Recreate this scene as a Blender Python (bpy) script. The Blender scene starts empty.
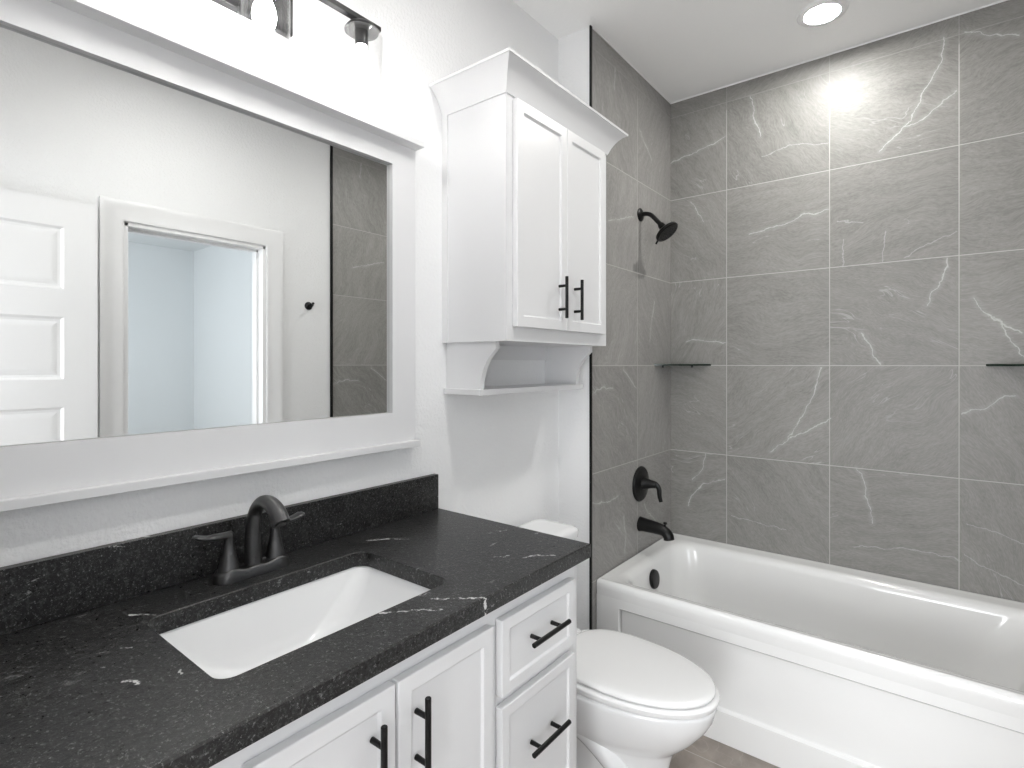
import bpy, bmesh, math, random
from mathutils import Vector, Matrix
random.seed(7)
PI = math.pi
SC = bpy.context.scene
COL = SC.collection

# ------------------------------------------------------------------ camera
cam_d = bpy.data.cameras.new('camera')
cam = bpy.data.objects.new('camera', cam_d)
COL.objects.link(cam)
SC.camera = cam
cam_d.sensor_fit = 'HORIZONTAL'
cam_d.sensor_width = 36.0
cam_d.lens = 542.0 / 1024 * 36
cam_d.shift_y = -0.01924
cam_d.clip_start = 0.02
cam.location = (1.27, 0.0, 1.346)
cam.rotation_euler = (PI / 2, 0, math.radians(38.297))

# ------------------------------------------------------------------ world, colour, light
w = bpy.data.worlds.new('world')
SC.world = w
w.use_nodes = True
w.node_tree.nodes['Background'].inputs[0].default_value = (0.8, 0.88, 1.0, 1)
w.node_tree.nodes['Background'].inputs[1].default_value = 0.3
SC.view_settings.view_transform = 'Standard'
SC.view_settings.look = 'None'
SC.view_settings.gamma = 1.0
SC.view_settings.use_curve_mapping = False
SC.view_settings.exposure = 2.2
SC.cycles.use_denoising = True
SC.cycles.max_bounces = 12
SC.cycles.diffuse_bounces = 8
SC.cycles.glossy_bounces = 6
SC.cycles.transparent_max_bounces = 12
SC.cycles.sample_clamp_indirect = 4.0
SC.cycles.caustics_reflective = False
SC.cycles.caustics_refractive = False

L_DOWN = 60.0      # recessed light over the tub, and the added one over the floor
L_BULB = 13.0      # bulbs of the vanity light
L_HALL = 26.5      # watts, added fill light in the hall behind the camera
L_CLOSET = 7.5


def area(name, loc, rot, sx, sy, power, col):
    d = bpy.data.lights.new(name, 'AREA')
    d.shape = 'RECTANGLE'
    d.size = sx
    d.size_y = sy
    d.energy = power
    d.color = col
    o = bpy.data.objects.new(name, d)
    COL.objects.link(o)
    o.location = loc
    o.rotation_euler = rot
    return o


# fill light added in the hall behind the camera; daylight inside the closet
area('hall_fill_light', (1.2, -2.3, 1.05), (math.radians(112), 0, 0), 1.8, 1.5, L_HALL, (0.96, 0.98, 1.0))
area('closet_daylight', (3.1, 0.12, 1.5), (PI / 2, 0, 0), 1.4, 1.4, L_CLOSET, (0.93, 0.97, 1.0))


# ------------------------------------------------------------------ node helpers
class NT:
    def __init__(s, name, rough=0.5, base=(0.8, 0.8, 0.8), metal=0.0, spec=0.5, coat=0.0):
        s.m = bpy.data.materials.new(name)
        s.m.use_nodes = True
        s.t = s.m.node_tree
        s.b = s.t.nodes['Principled BSDF']
        s.b.inputs['Base Color'].default_value = (*base, 1)
        s.b.inputs['Roughness'].default_value = rough
        s.b.inputs['Metallic'].default_value = metal
        s.b.inputs['Specular IOR Level'].default_value = spec
        s.b.inputs['Coat Weight'].default_value = coat
        s.b.inputs['Coat Roughness'].default_value = 0.05

    def n(s, typ, ins=None, **kw):
        n = s.t.nodes.new('ShaderNode' + typ)
        for k, v in kw.items():
            setattr(n, k, v)
        for k, v in (ins or {}).items():
            s.set(n.inputs[k], v)
        return n

    def set(s, inp, v):
        if isinstance(v, bpy.types.NodeSocket):
            s.t.links.new(v, inp)
        elif isinstance(v, (tuple, list)):
            inp.default_value = v if len(v) == len(inp.default_value) else (*v, 1)
        else:
            inp.default_value = v

    def math(s, op, a, b=0.0, c=None, clamp=False):
        n = s.n('Math', operation=op, use_clamp=clamp)
        s.set(n.inputs[0], a)
        s.set(n.inputs[1], b)
        if c is not None:
            s.set(n.inputs[2], c)
        return n.outputs[0]

    def vec(s, op, a, b=None, c=None, out=0):
        n = s.n('VectorMath', operation=op)
        s.set(n.inputs[0], a)
        if b is not None:
            s.set(n.inputs[1], b)
        if c is not None:
            s.set(n.inputs[2], c)
        return n.outputs[out]

    def pos(s):
        return s.n('NewGeometry').outputs['Position']

    def noise(s, vec, scale, detail=3, rough=0.5, dist=0.0, color=False):
        n = s.n('TexNoise', {'Vector': vec, 'Scale': scale, 'Detail': detail, 'Roughness': rough, 'Distortion': dist})
        return n.outputs['Color' if color else 0]

    def ramp(s, v, lo, hi, a=0.0, b=1.0):
        n = s.n('MapRange', {'Value': v, 'From Min': lo, 'From Max': hi, 'To Min': a, 'To Max': b})
        return n.outputs[0]

    def mix(s, f, a, b):
        n = s.n('Mix', data_type='RGBA')
        s.set(n.inputs[0], f)
        s.set(n.inputs[6], a)
        s.set(n.inputs[7], b)
        return n.outputs[2]

    def bump(s, h, strength, dist=0.01):
        n = s.n('Bump', {'Height': h, 'Strength': strength, 'Distance': dist})
        s.set(s.b.inputs['Normal'], n.outputs[0])

    def veins(s, P, polys):
        """distance from P (a plane vector) to the nearest of the polyline veins"""
        best = None
        for pl in polys:
            for (a, b) in zip(pl[:-1], pl[1:]):
                A = Vector((a[0], a[1], 0))
                BA = Vector((b[0], b[1], 0)) - A
                L2 = max(BA.length_squared, 1e-8)
                pa = s.vec('SUBTRACT', P, tuple(A))
                h = s.vec('DOT_PRODUCT', pa, tuple(BA / L2), out=1)
                h = s.math('MULTIPLY', h, 1.0, clamp=True)
                hh = s.n('CombineXYZ', {'X': h, 'Y': h, 'Z': h}).outputs[0]
                q = s.vec('MULTIPLY_ADD', tuple(BA), hh, tuple(A))
                d = s.vec('DISTANCE', P, q, out=1)
                best = d if best is None else s.math('MINIMUM', best, d)
        return best


VB = [[(0.159, 2.409), (0.255, 2.428), (0.338, 2.449), (0.431, 2.476)], [(0.554, 2.642), (0.567, 2.585), (0.572, 2.516), (0.599, 2.432)], [(1.283, 2.654), (1.273, 2.549), (1.238, 2.476), (1.186, 2.39), (1.156, 2.325), (1.07, 2.242)], [(1.156, 2.325), (1.238, 2.359), (1.317, 2.424)], [(1.35, 2.645), (1.424, 2.607), (1.502, 2.581)], [(0.554, 1.971), (0.656, 1.984), (0.774, 2.025), (0.882, 2.033)], [(0.266, 2.188), (0.302, 2.12), (0.328, 2.07)], [(0.245, 1.467), (0.302, 1.473), (0.436, 1.452)], [(0.847, 1.329), (0.831, 1.235), (0.797, 1.152), (0.716, 0.999), (0.639, 0.933)], [(0.716, 0.999), (0.819, 1.058), (0.886, 1.107)], [(1.295, 1.769), (1.278, 1.687), (1.222, 1.577)], [(1.002, 1.477), (1.046, 1.416), (1.07, 1.347)], [(1.365, 1.597), (1.422, 1.524), (1.452, 1.495), (1.516, 1.463)], [(1.452, 1.495), (1.483, 1.426), (1.516, 1.373)], [(1.338, 1.154), (1.422, 1.19), (1.463, 1.226), (1.491, 1.227)], [(0.338, 0.896), (0.312, 0.801), (0.276, 0.75)], [(0.436, 0.777), (0.322, 0.731), (0.266, 0.667), (0.245, 0.617)], [(0.988, 0.892), (1.01, 0.865), (1.019, 0.797), (1.047, 0.669)]]
VBF = [[(0.608, 2.339), (0.729, 2.357), (0.874, 2.329)], [(0.917, 1.983), (1.01, 1.955)], [(1.156, 1.786), (1.238, 1.829), (1.323, 1.865)], [(0.465, 0.598), (0.59, 0.591), (0.71, 0.58)], [(0.978, 0.557), (1.153, 0.585), (1.257, 0.588), (1.335, 0.57)], [(1.341, 0.597), (1.394, 0.566), (1.461, 0.547), (1.516, 0.527)], [(1.348, 0.716), (1.435, 0.705), (1.516, 0.679)], [(0.936, 1.892), (0.936, 1.778)], [(1.088, 1.904), (1.084, 1.778)]]
VL = [[(2.08, 1.964), (2.172, 1.988), (2.322, 2.035)], [(2.14, 2.637), (2.144, 2.599), (2.125, 2.55)], [(1.944, 1.212), (1.977, 1.24), (2.041, 1.25), (2.116, 1.245)], [(2.217, 1.325), (2.291, 1.274), (2.353, 1.233)], [(1.936, 0.777), (2.071, 0.758), (2.172, 0.764)], [(2.221, 0.665), (2.245, 0.578), (2.234, 0.491)], [(2.441, 0.679), (2.482, 0.617), (2.57, 0.576)], [(2.386, 2.454), (2.522, 2.352)], [(2.558, 1.666), (2.498, 1.465)]]
VC = [[(0.46, 0.633), (0.483, 0.666), (0.504, 0.688), (0.538, 0.713)], [(0.489, 0.737), (0.532, 0.776), (0.569, 0.806)], [(0.095, 0.874), (0.127, 0.916), (0.171, 0.95)], [(0.434, 0.988), (0.458, 1.016)], [(0.495, 1.024), (0.503, 1.06), (0.545, 1.088)], [(0.317, 1.153), (0.327, 1.172)], [(0.101, 0.345), (0.149, 0.379)], [(0.372, 0.33), (0.385, 0.33)], [(0.269, 0.259), (0.277, 0.262)], [(0.34, 0.272), (0.364, 0.282)], [(0.228, 0.298), (0.237, 0.308)], [(0.0, 0.357), (0.006, 0.41)]]

VC[6] = [(0.101, 0.345), (0.139, 0.372)]

TW, TH, TZ = 0.4437, 0.434, 1.3405


def tile_material(name, axis, u0, strong, faint):
    s = NT(name, rough=0.38, spec=0.5)
    sep = s.n('SeparateXYZ', {'Vector': s.pos()})
    u = sep.outputs[axis]
    v = sep.outputs[2]
    P = s.n('CombineXYZ', {'X': u, 'Y': v, 'Z': 0.0}).outputs[0]
    tu = s.math('DIVIDE', s.math('SUBTRACT', u, u0), TW)
    tv = s.math('MAXIMUM', s.math('DIVIDE', s.math('SUBTRACT', v, TZ), TH), s.math('DIVIDE', s.math('SUBTRACT', v, TZ), 0.4435))
    iu, iv = s.math('FLOOR', tu), s.math('FLOOR', tv)
    wn = s.n('TexWhiteNoise', {'Vector': s.n('CombineXYZ', {'X': iu, 'Y': iv, 'Z': 3.0 + axis}).outputs[0]})
    r1 = wn.outputs['Value']
    rc = s.n('SeparateColor', {'Color': wn.outputs['Color']})
    # grain: streaked, each tile turned its own way
    off = s.n('CombineXYZ', {'X': s.math('MULTIPLY', rc.outputs[0], 17.0), 'Y': s.math('MULTIPLY', rc.outputs[1], 17.0), 'Z': s.math('MULTIPLY', r1, 9.0)}).outputs[0]
    rot = s.n('VectorRotate', {'Vector': P, 'Angle': s.math('MULTIPLY', s.math('SUBTRACT', rc.outputs[2], 0.5), 2.4)}, rotation_type='Z_AXIS').outputs[0]
    warp = s.noise(s.vec('ADD', rot, off), 3.0, 2, color=True)
    gp = s.vec('ADD', s.vec('ADD', rot, off), s.vec('MULTIPLY', warp, (0.22, 0.22, 0.0)))
    gs = s.vec('MULTIPLY', gp, (1.2, 9.0, 1.0))
    grain = s.noise(gs, 4.0, 8, 0.68)
    fine = s.noise(s.vec('MULTIPLY', gp, (8.0, 30.0, 1.0)), 7.0, 4, 0.7)
    cloud = s.noise(s.vec('ADD', P, off), 5.0, 3)
    val = s.math('ADD', s.math('MULTIPLY', s.math('SUBTRACT', grain, 0.5), 0.62), 1.0)
    val = s.math('ADD', val, s.math('MULTIPLY', s.math('SUBTRACT', fine, 0.5), 0.95))
    val = s.math('ADD', val, s.math('MULTIPLY', s.math('SUBTRACT', cloud, 0.5), 0.25))
    val = s.math('ADD', val, s.math('MULTIPLY', s.math('SUBTRACT', r1, 0.5), 0.13))
    base = s.vec('MULTIPLY', s.n('CombineXYZ', {'X': val, 'Y': val, 'Z': val}).outputs[0], (0.228, 0.222, 0.211) if axis == 0 else (0.275, 0.268, 0.256))  # side walls: same tile, colour lightened to stand in for light
    # faint hairlines of the stone
    hn = s.noise(gs, 1.4, 3, 0.55)
    hair = s.ramp(s.math('ABSOLUTE', s.math('SUBTRACT', hn, 0.5)), 0.0, 0.006, 1.0, 0.0)
    gate = s.ramp(s.noise(s.vec('ADD', P, off), 4.3, 1), 0.56, 0.66)
    hair = s.math('MULTIPLY', s.math('MULTIPLY', hair, gate), 0.38)
    # drawn veins
    wob = s.vec('MULTIPLY', s.vec('SUBTRACT', s.noise(P, 14.0, 4, 0.6, color=True), (0.5, 0.5, 0.5)), (0.05, 0.05, 0.0))
    PW = s.vec('ADD', P, wob)
    thick = s.ramp(s.noise(P, 11.0, 3), 0.35, 0.7, 0.0012, 0.0048)
    d1 = s.veins(PW, strong)
    k1 = s.math('SUBTRACT', 1.0, s.math('DIVIDE', d1, thick), clamp=True)
    glow = s.ramp(d1, 0.0, 0.016, 0.16, 0.0)
    k1 = s.math('MAXIMUM', k1, glow)
    k = s.math('MAXIMUM', s.math('MULTIPLY', k1, 0.85), hair)
    if faint:
        d2 = s.veins(PW, faint)
        k2 = s.math('MULTIPLY', s.math('SUBTRACT', 1.0, s.math('DIVIDE', d2, 0.003), clamp=True), 0.45)
        k = s.math('MAXIMUM', k, k2)
    col = s.mix(k, base, (0.56, 0.56, 0.55))
    # grout
    def dist(t, pitch):
        f = s.math('SUBTRACT', s.math('FRACT', s.math('ADD', t, 0.5)), 0.5)
        return s.math('MULTIPLY', s.math('ABSOLUTE', f), pitch)
    dj = s.math('MINIMUM', dist(tu, TW), dist(tv, TH))
    g = s.math('MULTIPLY', s.ramp(dj, 0.0012, 0.0020, 1.0, 0.0), s.ramp(v, 2.60, 2.61, 1.0, 0.35))
    col = s.mix(g, col, (0.46, 0.45, 0.43))
    s.set(s.b.inputs['Base Color'], col)
    s.set(s.b.inputs['Roughness'], s.math('ADD', s.math('MULTIPLY', g, 0.4), s.math('ADD', s.math('MULTIPLY', fine, 0.12), 0.42)))
    hgt = s.math('SUBTRACT', s.math('MULTIPLY', fine, 0.25), g)
    s.bump(hgt, 0.25, 0.002)
    return s.m


def paint(name, base, rough=0.5, tex=0.0, scale=140.0, spec=0.4):
    s = NT(name, rough=rough, base=base, spec=spec)
    if tex:
        p = s.pos()
        a = s.noise(p, scale, 3, 0.6)
        s.bump(a, tex, 0.004)
    return s.m


def porcelain(name, base, rough=0.12):
    s = NT(name, rough=rough, base=base, spec=0.5, coat=0.3)
    h = s.noise(s.pos(), 6.0, 1)
    s.bump(h, 0.02, 0.01)
    return s.m


def granite(name):
    s = NT(name, rough=0.4, spec=0.45)
    p = s.pos()
    sp = s.noise(p, 190.0, 5, 0.85)
    sp2 = s.noise(p, 120.0, 4, 0.75)
    big = s.noise(p, 7.0, 4, 0.6)
    v = s.ramp(sp, 0.57, 0.68, 0.0, 0.30)
    v2 = s.ramp(sp2, 0.50, 0.80, 0.0, 0.07)
    tot = s.math('ADD', s.math('ADD', v, v2), s.ramp(big, 0.3, 0.7, 0.004, 0.011))
    base = s.n('CombineXYZ', {'X': tot, 'Y': tot, 'Z': tot}).outputs[0]
    # scattered white flecks, drawn out along one direction
    q = s.vec('MULTIPLY', p, (1.0, 0.45, 1.0))
    fl = s.noise(q, 34.0, 6, 0.72)
    gate = s.ramp(s.noise(p, 5.0, 2), 0.46, 0.60)
    fk = s.math('MULTIPLY', s.ramp(fl, 0.635, 0.68), gate)
    sep = s.n('SeparateXYZ', {'Vector': p})
    P = s.n('CombineXYZ', {'X': sep.outputs[0], 'Y': sep.outputs[1], 'Z': 0.0}).outputs[0]
    wob = s.vec('MULTIPLY', s.vec('SUBTRACT', s.noise(p, 45.0, 5, 0.75, color=True), (0.5, 0.5, 0.5)), (0.026, 0.026, 0.0))
    d = s.veins(s.vec('ADD', P, wob), VC)
    th = s.ramp(s.noise(p, 70.0, 3, 0.7), 0.42, 0.66, 0.0, 0.0048)
    k = s.ramp(s.math('SUBTRACT', d, th), -0.0012, 0.0006, 1.0, 0.0)
    k = s.math('MAXIMUM', s.math('MULTIPLY', k, 0.9), s.math('MULTIPLY', fk, 0.55))
    col = s.mix(k, base, (0.72, 0.72, 0.71))
    s.set(s.b.inputs['Base Color'], col)
    s.set(s.b.inputs['Roughness'], s.ramp(sp2, 0.3, 0.7, 0.25, 0.42))
    s.bump(s.math('ADD', s.noise(p, 90.0, 4, 0.6), s.math('MULTIPLY', sp, 0.5)), 0.28, 0.003)
    return s.m


M = {}
M['wall'] = paint('wall_paint', (0.83, 0.833, 0.838), 0.6, 0.65, 95.0, 0.3)
M['ceiling'] = paint('ceiling_paint', (0.93, 0.93, 0.925), 0.7, 0.3, 110.0, 0.2)
M['closet'] = paint('closet_paint', (0.74, 0.76, 0.77), 0.7, 0.1, 95.0, 0.2)
M['trim'] = paint('trim_enamel', (0.82, 0.82, 0.825), 0.35, 0.03, 300.0)
M['cabinet'] = paint('cabinet_enamel', (0.71, 0.712, 0.72), 0.32, 0.02, 350.0)
M['porcelain'] = porcelain('white_porcelain', (0.86, 0.865, 0.87))
M['acrylic'] = porcelain('white_tub_enamel', (0.78, 0.78, 0.775), 0.16)
M['seat'] = porcelain('white_seat_plastic', (0.87, 0.87, 0.87), 0.2)
M['granite'] = granite('black_leathered_granite')
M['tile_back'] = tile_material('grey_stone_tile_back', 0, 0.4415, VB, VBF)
M['tile_side'] = tile_material('grey_stone_tile_side_lit', 1, 2.364, VL, None)


def metal_black():
    s = NT('matte_black_metal', rough=0.34, base=(0.004, 0.004, 0.004), metal=0.0, spec=0.3)
    s.set(s.b.inputs['Roughness'], s.ramp(s.noise(s.pos(), 60.0, 2), 0.3, 0.7, 0.28, 0.38))
    return s.m


def metal_bronze():
    s = NT('brushed_black_metal', rough=0.34, base=(0.085, 0.085, 0.086), metal=0.85, spec=0.5)
    p = s.vec('MULTIPLY', s.pos(), (1.0, 1.0, 12.0))
    s.set(s.b.inputs['Roughness'], s.ramp(s.noise(p, 80.0, 3), 0.3, 0.7, 0.27, 0.40))
    return s.m


M['black'] = metal_black()
M['bronze'] = metal_bronze()
M['darkmetal'] = paint('dark_grey_metal', (0.02, 0.02, 0.021), 0.35, 0.02, 200.0)
M['chrome'] = NT('chrome', rough=0.1, base=(0.8, 0.8, 0.8), metal=1.0).m
M['edge'] = paint('black_tile_edging', (0.003, 0.003, 0.003), 0.45, 0.02, 200.0, 0.2)
M['dark'] = paint('dark_gap', (0.02, 0.02, 0.02), 0.7, 0.02, 100.0)
mm = NT('mirror_silver', rough=0.0, base=(0.80, 0.81, 0.805), metal=1.0)
M['mirror'] = mm.m


def floor_mat():
    s = NT('taupe_floor_tile', rough=0.4)
    p = s.pos()
    n = s.noise(s.vec('ADD', p, s.vec('MULTIPLY', s.noise(p, 3.0, 2, color=True), (0.3, 0.3, 0.0))), 7.0, 7, 0.65)
    sep = s.n('SeparateXYZ', {'Vector': p})
    def dist(c, o, pitch):
        t = s.math('DIVIDE', s.math('SUBTRACT', c, o), pitch)
        f = s.math('SUBTRACT', s.math('FRACT', s.math('ADD', t, 0.5)), 0.5)
        return s.math('MULTIPLY', s.math('ABSOLUTE', f), pitch)
    dj = s.math('MINIMUM', dist(sep.outputs[0], 0.95, 0.61), dist(sep.outputs[1], 1.25, 0.61))
    g = s.ramp(dj, 0.0012, 0.002, 1.0, 0.0)
    v = s.ramp(n, 0.3, 0.7, 0.75, 1.3)
    col = s.vec('MULTIPLY', s.n('CombineXYZ', {'X': v, 'Y': v, 'Z': v}).outputs[0], (0.255, 0.222, 0.196))
    hair = s.ramp(s.math('ABSOLUTE', s.math('SUBTRACT', s.noise(p, 4.0, 3), 0.5)), 0.0, 0.006, 0.2, 0.0)
    col = s.mix(hair, col, (0.5, 0.46, 0.42))
    col = s.mix(g, col, (0.42, 0.39, 0.36))
    s.set(s.b.inputs['Base Color'], col)
    s.bump(s.math('SUBTRACT', s.math('MULTIPLY', n, 0.3), g), 0.2, 0.002)
    return s.m


M['floor'] = floor_mat()


def glass_mat(name, tint, fres=0.7, rough=0.02, vary=0.0):
    m = bpy.data.materials.new(name)
    m.use_nodes = True
    t = m.node_tree
    t.nodes.clear()
    o = t.nodes.new('ShaderNodeOutputMaterial')
    mx = t.nodes.new('ShaderNodeMixShader')
    tr = t.nodes.new('ShaderNodeBsdfTransparent')
    gl = t.nodes.new('ShaderNodeBsdfGlossy')
    fr = t.nodes.new('ShaderNodeLayerWeight')
    pw = t.nodes.new('ShaderNodeMath')
    pw.operation = 'POWER'
    pw.inputs[1].default_value = 3.0
    ml = t.nodes.new('ShaderNodeMath')
    ml.operation = 'MULTIPLY_ADD'
    ml.inputs[1].default_value = fres
    ml.inputs[2].default_value = 0.03
    t.links.new(fr.outputs['Facing'], pw.inputs[0])
    t.links.new(pw.outputs[0], ml.inputs[0])
    nz = t.nodes.new('ShaderNodeTexNoise')
    bp = t.nodes.new('ShaderNodeBump')
    nz.inputs['Scale'].default_value = 30.0
    bp.inputs['Strength'].default_value = 0.03
    t.links.new(nz.outputs[0], bp.inputs['Height'])
    t.links.new(bp.outputs[0], gl.inputs['Normal'])
    tr.inputs[0].default_value = (*tint, 1)
    gl.inputs['Roughness'].default_value = rough
    t.links.new(ml.outputs[0], mx.inputs[0])
    t.links.new(tr.outputs[0], mx.inputs[1])
    t.links.new(gl.outputs[0], mx.inputs[2])
    t.links.new(mx.outputs[0], o.inputs[0])
    return m


M['glass'] = glass_mat('clear_shade_glass', (0.97, 0.97, 0.97))
M['shelf_edge'] = NT('dark_green_glass', rough=0.08, base=(0.008, 0.02, 0.014), spec=0.6).m


def emitter(name, col, strength):
    m = bpy.data.materials.new(name)
    m.use_nodes = True
    b = m.node_tree.nodes['Principled BSDF']
    b.inputs['Base Color'].default_value = (1, 1, 1, 1)
    b.inputs['Emission Color'].default_value = (*col, 1)
    b.inputs['Emission Strength'].default_value = strength
    return m


M['bulb'] = emitter('bulb_glow', (1.0, 0.985, 0.96), L_BULB)
M['lens'] = emitter('downlight_lens', (1.0, 0.985, 0.95), L_DOWN)


# ------------------------------------------------------------------ mesh helpers
def inset(bm, f, t):
    bm.normal_update()
    bmesh.ops.inset_region(bm, faces=[f], thickness=t, depth=0.0, use_even_offset=True)


def bx(bm, x0, x1, y0, y1, z0, z1):
    vs = [bm.verts.new((x, y, z)) for x in (x0, x1) for y in (y0, y1) for z in (z0, z1)]
    fs = [(0, 1, 3, 2), (4, 6, 7, 5), (0, 4, 5, 1), (2, 3, 7, 6), (0, 2, 6, 4), (1, 5, 7, 3)]
    return [bm.faces.new([vs[i] for i in f]) for f in fs]


def box(*a):
    bm = bmesh.new()
    bx(bm, *a)
    return bm


def loft(bm, rings, cap0=True, cap1=True, closed=True):
    vr = [[bm.verts.new(p) for p in r] for r in rings]
    n = len(vr[0])
    for a, b in zip(vr[:-1], vr[1:]):
        for i in range(n if closed else n - 1):
            j = (i + 1) % n
            bm.faces.new((a[i], a[j], b[j], b[i]))
    if cap0:
        bm.faces.new(list(reversed(vr[0])))
    if cap1:
        bm.faces.new(vr[-1])
    return vr


def rrect(x0, x1, y0, y1, z, r, nc=8, ns=6):
    """rounded rectangle, counter-clockwise, same vertex count for any radius"""
    r = min(r, (x1 - x0) / 2 - 1e-4, (y1 - y0) / 2 - 1e-4)
    pts = []
    cs = [(x1 - r, y1 - r, 0), (x0 + r, y1 - r, 90), (x0 + r, y0 + r, 180), (x1 - r, y0 + r, 270)]
    for k, (cx, cy, a0) in enumerate(cs):
        for i in range(nc + 1):
            a = math.radians(a0 + 90 * i / nc)
            pts.append((cx + r * math.cos(a), cy + r * math.sin(a), z))
        nx, ny, na = cs[(k + 1) % 4]
        a = math.radians(na)
        q0 = pts[-1]
        q1 = (nx + r * math.cos(a), ny + r * math.sin(a), z)
        for i in range(1, ns):
            t = i / ns
            pts.append((q0[0] + (q1[0] - q0[0]) * t, q0[1] + (q1[1] - q0[1]) * t, z))
    return pts


def circle(c, ax, r, n=24, ph=0.0):
    ax = Vector(ax).normalized()
    u = ax.orthogonal().normalized()
    v = ax.cross(u)
    c = Vector(c)
    return [c + u * (r * math.cos(2 * PI * i / n + ph)) + v * (r * math.sin(2 * PI * i / n + ph)) for i in range(n)]


def lathe(bm, c, ax, prof, n=32, cap0=True, cap1=True):
    """prof: list of (distance along the axis, radius)"""
    ax = Vector(ax).normalized()
    rings = [circle(Vector(c) + ax * d, ax, max(r, 1e-4), n) for d, r in prof]
    loft(bm, rings, cap0, cap1)


def smooth_path(pts, n=8):
    """Catmull-Rom through tuples of any length"""
    P = [Vector(p) for p in pts]
    P = [P[0] * 2 - P[1]] + P + [P[-1] * 2 - P[-2]]
    out = []
    for i in range(1, len(P) - 2):
        a, b, c, d = P[i - 1:i + 3]
        for k in range(n):
            t = k / n
            out.append(0.5 * ((2 * b) + (c - a) * t + (2 * a - 5 * b + 4 * c - d) * t * t + (3 * b - a - 3 * c + d) * t ** 3))
    out.append(P[-2])
    return out


def sweep(bm, pts, radii, n=16, flat=None, up=(0, 0, 1), cap=True):
    """tube along pts; radii per point; flat = list of (side scale, up scale)"""
    pts = [Vector(p) for p in pts]
    up = Vector(up)
    rings = []
    side = None
    for i, p in enumerate(pts):
        t = (pts[min(i + 1, len(pts) - 1)] - pts[max(i - 1, 0)]).normalized()
        s_ = t.cross(up)
        if side is None:
            side = s_.normalized() if s_.length > 1e-3 else t.orthogonal().normalized()
        side = (side - t * side.dot(t)).normalized()
        u2 = side.cross(t)
        fs, fu = flat[i] if flat else (1, 1)
        r = radii[i] if isinstance(radii, (list, tuple)) else radii
        rings.append([p + side * (r * fs * math.cos(2 * PI * k / n)) + u2 * (r * fu * math.sin(2 * PI * k / n)) for k in range(n)])
    loft(bm, rings, cap, cap)


def obj(name, bm, mat, parent=None, bevel=0.0, segs=2, smooth=True, angle=35, mats=None):
    root = parent
    while root is not None and root.parent is not None:
        root = root.parent
    me = bpy.data.meshes.new(name)
    bmesh.ops.recalc_face_normals(bm, faces=bm.faces)
    if root is not None:
        bmesh.ops.translate(bm, vec=-root.location, verts=bm.verts)
    bm.to_mesh(me)
    bm.free()
    for m in (mats or [mat]):
        me.materials.append(m)
    o = bpy.data.objects.new(name, me)
    COL.objects.link(o)
    if parent is not None:
        o.parent = parent
    if smooth:
        for p in me.polygons:
            p.use_smooth = True
        me.set_sharp_from_angle(angle=math.radians(angle))
    if bevel:
        b = o.modifiers.new('bevel', 'BEVEL')
        b.width = bevel
        b.segments = segs
        b.limit_method = 'ANGLE'
        b.angle_limit = math.radians(40)
        b.harden_normals = smooth
    elif smooth:
        wn = o.modifiers.new('weighted_normal', 'WEIGHTED_NORMAL')
        wn.keep_sharp = True
        wn.weight = 80
    return o


def tag(o, label, cat, group=None):
    o['label'] = label
    o['category'] = cat
    if group:
        o['group'] = group
    return o


def thing(name, label, cat, loc, group=None):
    o = bpy.data.objects.new(name, None)
    COL.objects.link(o)
    o.location = loc
    o.empty_display_size = 0.05
    return tag(o, label, cat, group)


def struct(name, bm, mat, **kw):
    o = obj(name, bm, mat, **kw)
    o['kind'] = 'structure'
    return o


def copy_tree(o, parent=None):
    c = o.copy()
    COL.objects.link(c)
    c.parent = parent
    for ch in list(o.children):
        copy_tree(ch, c)
    return c


# ================================================================== SETTING
XW, YB, ZC = 1.69, 2.763, 2.722        # right wall, back wall, ceiling
XA, YA = 0.1545, 1.926                 # alcove: tiled wall on the left, its front edge
XR = 1.68                            # tiled face on the right

struct('floor', box(-0.1, 4.7, -2.7, 2.9, -0.1, 0.0), M['floor'], smooth=False)
struct('ceiling', box(-0.1, XW + 0.12, -2.7, 2.9, ZC, ZC + 0.1), M['ceiling'], smooth=False)
struct('wall_left', box(-0.1, 0.0, -0.14, YA + 0.02, 0, ZC), M['wall'], smooth=False)
struct('wall_back', box(-0.1, XW + 0.12, YB, YB + 0.12, 0, ZC), M['tile_back'], smooth=False)
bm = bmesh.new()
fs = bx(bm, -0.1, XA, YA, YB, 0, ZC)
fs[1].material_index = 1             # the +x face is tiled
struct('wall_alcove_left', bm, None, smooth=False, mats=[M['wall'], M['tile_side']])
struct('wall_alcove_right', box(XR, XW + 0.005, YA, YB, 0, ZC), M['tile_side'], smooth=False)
# right wall with the closet doorway
DY0, DY1, DZ = 0.85, 1.515, 2.0
bm = bmesh.new()
bx(bm, XW, XW + 0.12, -0.14, DY0, 0, ZC)
bx(bm, XW, XW + 0.12, DY1, YB, 0, ZC)
bx(bm, XW, XW + 0.12, DY0, DY1, DZ, ZC)
struct('wall_right', bm, M['wall'], smooth=False)
# front wall with the entry doorway (the photograph is taken from it)
bm = bmesh.new()
bx(bm, 0.0, 0.83, -0.14, -0.02, 0, ZC)
bx(bm, 1.61, XW, -0.14, -0.02, 0, ZC)
bx(bm, 0.83, 1.61, -0.14, -0.02, 2.05, ZC)
struct('wall_front', bm, M['wall'], smooth=False)
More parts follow.
